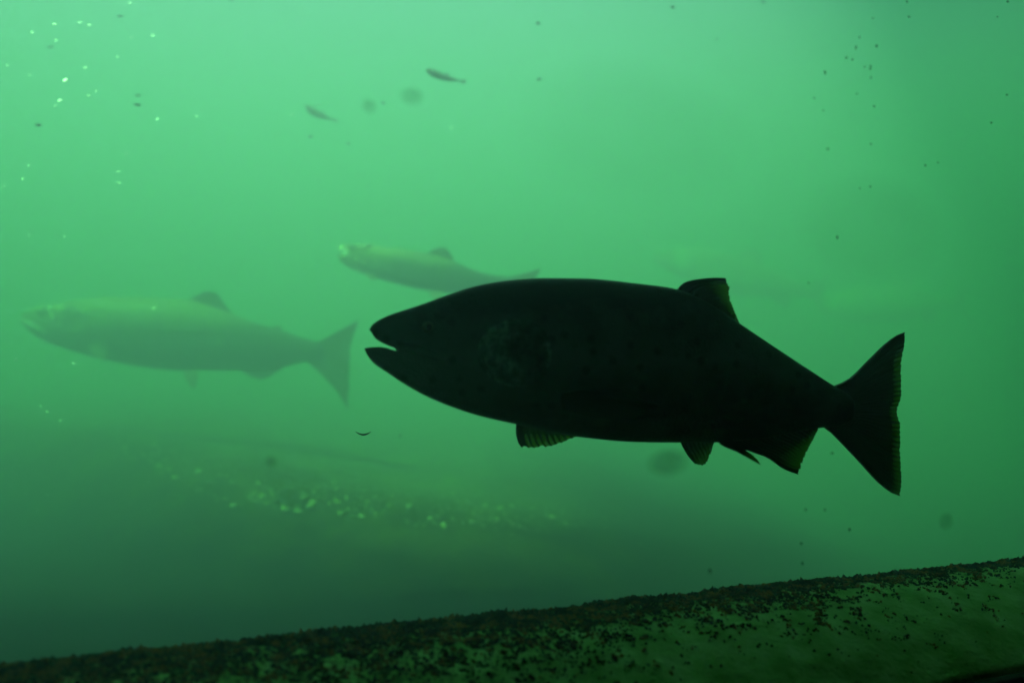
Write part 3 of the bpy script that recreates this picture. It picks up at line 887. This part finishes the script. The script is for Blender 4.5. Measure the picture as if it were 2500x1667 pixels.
# --- two fry in the upper water
def make_fry(top_left, right, d, depth_px, yaw, label):
    a, b = P(*top_left, d), P(*right, d)
    ln = (b - a).length / math.cos(yaw)
    root = bpy.data.objects.new('small_fish', None); COL.objects.link(root)
    root.location = (a + b) / 2
    pitch = math.atan2(a.z - b.z, b.x - a.x)
    root.rotation_euler = (0, pitch, yaw)
    r0 = depth_px / F * d / 2
    V, Fc = [], []
    prof = Curve1D([(0, 0.08), (0.04, 0.45), (0.14, 0.85), (0.32, 1.0), (0.55, 0.85), (0.78, 0.42), (0.9, 0.24), (1.0, 0.2)])
    n, m = 26, 12
    for i in range(n + 1):
        t = i / n
        x = (t - 0.5) * ln * 0.92 - 0.04 * ln
        bow = -0.055 * ln * (1 - (2 * t - 1) ** 2)
        for k in range(m):
            an = 2 * math.pi * k / m
            V.append((x, 0.62 * r0 * prof(t) * math.cos(an), bow + r0 * prof(t) * math.sin(an)))
    for i in range(n):
        for k in range(m):
            Fc.append((i * m + k, i * m + (k + 1) % m, (i + 1) * m + (k + 1) % m, (i + 1) * m + k))
    Fc += [tuple(range(m)), tuple(range(n * m, n * m + m))]
    obj('body', mesh('body', V, Fc), M_SKIN_F, root)
    def plate(nm, pts, th=0.0006):
        k = len(pts)
        vv = [(x, th, z) for x, z in pts] + [(x, -th, z) for x, z in pts]
        ff = [tuple(range(k)), tuple(range(k, 2 * k))] + [(i, (i + 1) % k, k + (i + 1) % k, k + i) for i in range(k)]
        return obj(nm, mesh(nm, vv, ff, False), M_FIN_F, root)
    xt = 0.41 * ln
    plate('tail_fin', [(xt, 0.16 * r0), (xt + .05 * ln, .5 * r0), (xt + .10 * ln, .75 * r0), (xt + .075 * ln, 0), (xt + .10 * ln, -.8 * r0), (xt + .05 * ln, -.5 * r0), (xt, -.2 * r0)])
    plate('dorsal_fin', [(-0.02 * ln, 0.35 * r0), (0.03 * ln, 0.95 * r0), (0.09 * ln, 0.25 * r0)])
    return tag(root, label, 'fish', 'small fish in the upper water')
make_fry((1040, 171), (1136, 199), 3.1, 19, R(6), 'small slender dark fish in the upper water, the clearer of two')
make_fry((743, 257), (824, 297), 3.6, 19, R(-12), 'small slender faint fish in the upper water, the lower left of two')

# ------------------------------------------------------------------ drifting debris and marks on the glass
PALE = [blob('pale_flake', k, M_FLAKE) for k in range(4)]
DARK = [blob('dark_flake', 30 + k, M_DARKFLAKE) for k in range(5)]
GRIME = [blob('glass_speck', 60 + k, M_GRIME) for k in range(4)]
rnd = random.Random(4)
def flake(name, me, px, py, y, w, h, tilt, label, group, glint=0.0):
    o = bpy.data.objects.new(name, me); COL.objects.link(o)
    o.location = P(px, py, y)
    o.rotation_euler = (rnd.uniform(-.3, .3), R(tilt), rnd.uniform(-.4, .4))
    o.scale = (w / 2 / F * y, (w + h) / 4 / F * y, h / 2 / F * y)
    if glint:       # flake flattened and turned to mirror the sun, so its glint is built in
        H = (SUN_DIR - o.location.normalized()).normalized() + Vector((rnd.uniform(-1, 1), rnd.uniform(-1, 1), rnd.uniform(-1, 1))) * glint
        H.normalize()
        X = Vector((math.cos(R(tilt)), 0, -math.sin(R(tilt)))); X = (X - H * X.dot(H)).normalized()
        Y = H.cross(X)
        o.rotation_euler = Matrix((X, Y, H)).transposed().to_euler()
        o.scale = (w / 2 / F * y, h / 1.7 / F * y, h / 6 / F * y)
    return tag(o, label, 'debris', group)
# pale flakes: (px, py, width, height, tilt)
two = [(159, 197, 17, 10, -4), (146, 246, 14, 9, -4)]
for k, (px, py, w, h, t) in enumerate(two):
    flake('pale_flake', PALE[k], px, py, 2.15, w, h, t,
          ('bright white fleck drifting at the upper left, the upper of the bright pair', 'bright white fleck drifting at the upper left, the lower of the bright pair')[k], 'pale flecks adrift', 0.02)
pale = [(317, 8, 11, 6, -15), (137, 99, 9, 7, 10), (133, 60, 15, 6, -8), (79, 80, 11, 6, 0), (209, 166, 12, 6, -8), (218, 62, 14, 5, -8), (288, 139, 9, 6, -40), (321, 92, 8, 5, -10),
        (373, 87, 12, 5, -5), (72, 183, 8, 5, 0), (235, 223, 8, 4, 0), (384, 291, 10, 5, -4), (288, 419, 12, 5, -15), (55, 437, 10, 5, 0), (195, 55, 14, 4, 0), (18, 160, 8, 5, 0),
        (135, 259, 8, 5, 0), (216, 234, 12, 4, 0), (71, 404, 9, 4, -20), (480, 284, 10, 4, -20), (713, 281, 10, 5, 0), (308, 376, 9, 4, 0), (290, 447, 14, 4, 0), (8, 455, 8, 5, 0),
        (38, 877, 10, 7, 0), (115, 1005, 12, 5, 0), (148, 1028, 11, 5, 0), (180, 886, 14, 4, -10), (100, 992, 10, 4, -8), (70, 575, 10, 4, 0), (158, 578, 9, 4, 0), (375, 752, 16, 6, -5),
        (1102, 313, 10, 4, -8), (1688, 49, 9, 4, 0), (1633, 136, 8, 4, 0), (1664, 112, 20, 3, -5)]
for k, (px, py, w, h, t) in enumerate(pale):
    flake('pale_flake', rnd.choice(PALE), px, py, rnd.uniform(2.2, 2.5) if px < 600 else 2.6, w * 0.8, h * 0.8, t,
          'tiny pale fleck adrift ' + ('beside or below the hazy salmon at the left edge' if py > 480 else 'in the upper right half of the water' if px > 1000 else
          'in the upper left corner, above the bright pair' if py < 190 else 'at the left, between the bright pair and the hazy salmon'), 'pale flecks adrift', 0.16)
dark = [(1313, 57, 12, 9, 20), (337, 233, 19, 5, 12), (336, 256, 18, 7, 5), (94, 306, 20, 6, 6), (293, 40, 18, 5, 0), (758, 334, 14, 5, -8), (850, 351, 12, 5, 8), (936, 252, 14, 5, 10),
        (1316, 194, 14, 7, -6), (977, 1063, 8, 9, 0), (1492, 1272, 7, 7, 0), (1642, 18, 13, 8, 30), (1863, 5, 14, 6, 40), (1749, 97, 9, 6, -30), (124, 115, 18, 5, 6), (566, 0, 14, 6, 0)]
for k, (px, py, w, h, t) in enumerate(dark):
    flake('dark_flake', rnd.choice(DARK), px, py, rnd.uniform(2.5, 2.9), w, h * 0.9, t,
          'tiny dark fleck adrift ' + ('below the jaw and belly of the black salmon' if py > 800 else 'at the top right, above the black salmon' if px > 1400 else
          'in the upper left, left of both small fish' if px < 600 else 'around the two small fish in the upper middle'), 'dark flecks adrift')
# dark specks stuck on the water side of the glass
def on_glass(px, py):
    r = Vector(((px - 1250) / F, 1.0))
    y = G0.dot(GN) / r.dot(GN)
    return y
specks = [(2014, 178, 6, 14), (2090, 115, 5, 9), (2098, 92, 4, 8), (2089, 120, 6, 7), (2140, 113, 6, 10), (2081, 146, 6, 8), (2066, 142, 9, 9), (1987, 240, 13, 5), (2092, 230, 8, 5),
          (2134, 260, 9, 8), (2126, 190, 5, 10), (2125, 165, 4, 18), (2010, 270, 6, 7), (2126, 352, 9, 5), (2021, 364, 12, 7), (2259, 404, 6, 9), (2290, 397, 8, 4), (2125, 456, 6, 5),
          (2099, 460, 5, 6), (2111, 163, 6, 6), (1974, 691, 7, 9), (2044, 580, 6, 12), (2032, 1106, 12, 6), (1967, 1244, 6, 9), (2014, 1244, 6, 9), (2074, 1292, 8, 13), (1956, 1326, 8, 11), (2219, 42, 8, 6),
          (2214, 5, 5, 8), (2460, 5, 10, 7), (2435, 42, 6, 6), (2458, 232, 6, 6), (1959, 1375, 7, 12), (1733, 1393, 13, 18), (2420, 300, 5, 6), (2131, 45, 6, 5)]
for (px, py, w, h) in specks:
    y = on_glass(px, py)
    o = flake('glass_speck', rnd.choice(GRIME), px, py, y, w * 0.75, h * 0.75, 0, 'tiny dark speck of grime on the glass ' + ('below the tail of the black salmon' if py > 1000 else 'right of the tail of the black salmon' if py > 500 else 'at the upper right, in the loose cluster' if px < 2150 else 'at the far upper right'), 'grime specks on the glass')
    o.rotation_euler = (0, 0, math.atan2(GD.y, GD.x)); o.scale.y = 0.0012
    o.location = o.location + Vector((GN.x, GN.y, 0)) * 0.0

# soft round smudges on the glass
def smudge_mat(alpha):
    m, nt, b = new_mat('grime_and_murk')
    N, Lk = nt.nodes.new, nt.links.new
    tc = N('ShaderNodeTexCoord')
    ln = N('ShaderNodeVectorMath'); ln.operation = 'LENGTH'; fl = N('ShaderNodeVectorMath'); fl.operation = 'MULTIPLY'; fl.inputs[1].default_value = (1, 0, 1)
    Lk(tc.outputs['Object'], fl.inputs[0]); Lk(fl.outputs[0], ln.inputs[0])
    nz = N('ShaderNodeTexNoise'); nz.inputs['Scale'].default_value = 1.6; nz.inputs['Detail'].default_value = 4
    Lk(tc.outputs['Object'], nz.inputs['Vector'])
    mr = N('ShaderNodeMapRange'); mr.interpolation_type = 'SMOOTHSTEP'
    mr.inputs['From Min'].default_value = 1.0; mr.inputs['From Max'].default_value = 0.35
    mr.inputs['To Min'].default_value = 0.0; mr.inputs['To Max'].default_value = alpha
    Lk(ln.outputs['Value'], mr.inputs['Value'])
    mu = N('ShaderNodeMath'); mu.operation = 'MULTIPLY'
    ad = N('ShaderNodeMath'); ad.operation = 'ADD'; ad.inputs[1].default_value = 0.5
    Lk(nz.outputs['Fac'], ad.inputs[0]); Lk(ad.outputs[0], mu.inputs[0]); Lk(mr.outputs[0], mu.inputs[1])
    b.inputs['Base Color'].default_value = (0.03, 0.04, 0.03, 1); b.inputs['Roughness'].default_value = 0.9
    Lk(mu.outputs[0], b.inputs['Alpha'])
    return m
M_SM1, M_SM2, M_MURK = smudge_mat(0.11), smudge_mat(0.18), smudge_mat(0.03)
def smudge(px, py, w, h, mat, label):
    y = on_glass(px, py)
    n = 28
    vv = [(math.cos(2 * math.pi * k / n), s, math.sin(2 * math.pi * k / n)) for s in (-1, 1) for k in range(n)]
    ff = [tuple(range(n)), tuple(range(n, 2 * n))] + [(k, (k + 1) % n, n + (k + 1) % n, n + k) for k in range(n)]
    o = obj('smudge', mesh('smudge', vv, ff, False), mat)
    o.location = P(px, py, y); o.rotation_euler = (0, 0, math.atan2(GD.y, GD.x))
    o.scale = (w / 2 / F * y, 0.0008, h / 2 / F * y)
    tag(o, label, 'smudge', 'smudges on the glass')
smudge(901, 260, 46, 46, M_SM1, 'small round dark smudge on the glass between the two small fish')
smudge(1006, 236, 80, 56, M_SM1, 'faint wide smudge on the glass under the clearer small fish')
smudge(660, 1128, 44, 40, M_SM1, 'small round smudge on the glass above the gravel bank')
smudge(1632, 1128, 150, 84, M_SM2, 'broad bluish smudge on the glass beneath the belly of the black salmon')
smudge(2310, 1272, 60, 54, M_SM1, 'faint round smudge on the glass low at the right, below the tail')

smudge(1560, 330, 820, 430, M_MURK, 'broad patch of uneven murk painted on the glass above the back of the black salmon')  # uneven haze of the water, painted as faint dark sheets at the glass
smudge(2130, 560, 560, 330, M_MURK, 'faint patch of uneven murk painted on the glass above the tail of the black salmon')

# a curled fibre under the jaw of the big salmon
V, Fc = [], []
n = 18
for k in range(n + 1):
    t = k / n
    c = P(868 + 38 * t, 1052 + 9 * math.sin(math.pi * (t * 0.9 + 0.05)), 1.5)
    r = 0.0012 * (0.4 + math.sin(math.pi * t) * (0.7 + 0.5 * t))
    for a in range(6):
        an = 2 * math.pi * a / 6
        V.append((c.x, c.y + r * math.cos(an), c.z + r * math.sin(an)))
for k in range(n):
    for a in range(6):
        Fc.append((k * 6 + a, k * 6 + (a + 1) % 6, (k + 1) * 6 + (a + 1) % 6, (k + 1) * 6 + a))
Fc += [tuple(range(6)), tuple(range(n * 6, n * 6 + 6))]
tag(obj('curled_fibre', mesh('curled_fibre', V, Fc), M_DARKFLAKE), 'thin dark curled fibre adrift below the chin of the black salmon', 'debris')

# very fine drifting motes that nobody could count
M_MOTE = noisy('silt_mote', [(0.3, (0.55, 0.53, 0.38)), (0.7, (0.85, 0.83, 0.66))], 40, rough=0.9)
def mote_cloud(name, count, mat, r0, r1, place):
    V, Fc = [], []
    for k in range(count):
        c = place(); r = rnd.uniform(r0, r1); b0 = len(V)
        for w in tet: V.append(c + Vector((w.x * 1.8, w.y, w.z * 0.7)) * r)
        Fc.extend([(b0, b0 + 1, b0 + 2), (b0, b0 + 3, b0 + 1), (b0, b0 + 2, b0 + 3), (b0 + 1, b0 + 3, b0 + 2)])
    tag(obj(name, mesh(name, V, Fc), mat), kind='stuff')
V, Fc = [], []
tet = [Vector((1, 1, 1)), Vector((1, -1, -1)), Vector((-1, 1, -1)), Vector((-1, -1, 1))]
for k in range(1500):
    y = rnd.uniform(2.1, 3.4)
    px = 1250 * rnd.random() ** 2.2 * 1.9 - 60
    c = P(px, rnd.uniform(-40, 1250), y)
    r = rnd.uniform(0.0006, 0.0014)
    b0 = len(V)
    for w in tet: V.append(c + Vector((w.x * 1.7, w.y, w.z * 0.7)) * r)
    Fc += [(b0, b0 + 1, b0 + 2), (b0, b0 + 3, b0 + 1), (b0, b0 + 2, b0 + 3), (b0 + 1, b0 + 3, b0 + 2)]
tag(obj('drifting_motes', mesh('drifting_motes', V, Fc), M_FLAKE), kind='stuff')
mote_cloud('drifting_silt', 4500, M_MOTE, 0.0006, 0.0013, lambda: P(rnd.uniform(-80, 2580), rnd.uniform(-60, 1500), 2.5 + 1.6 * rnd.random()))
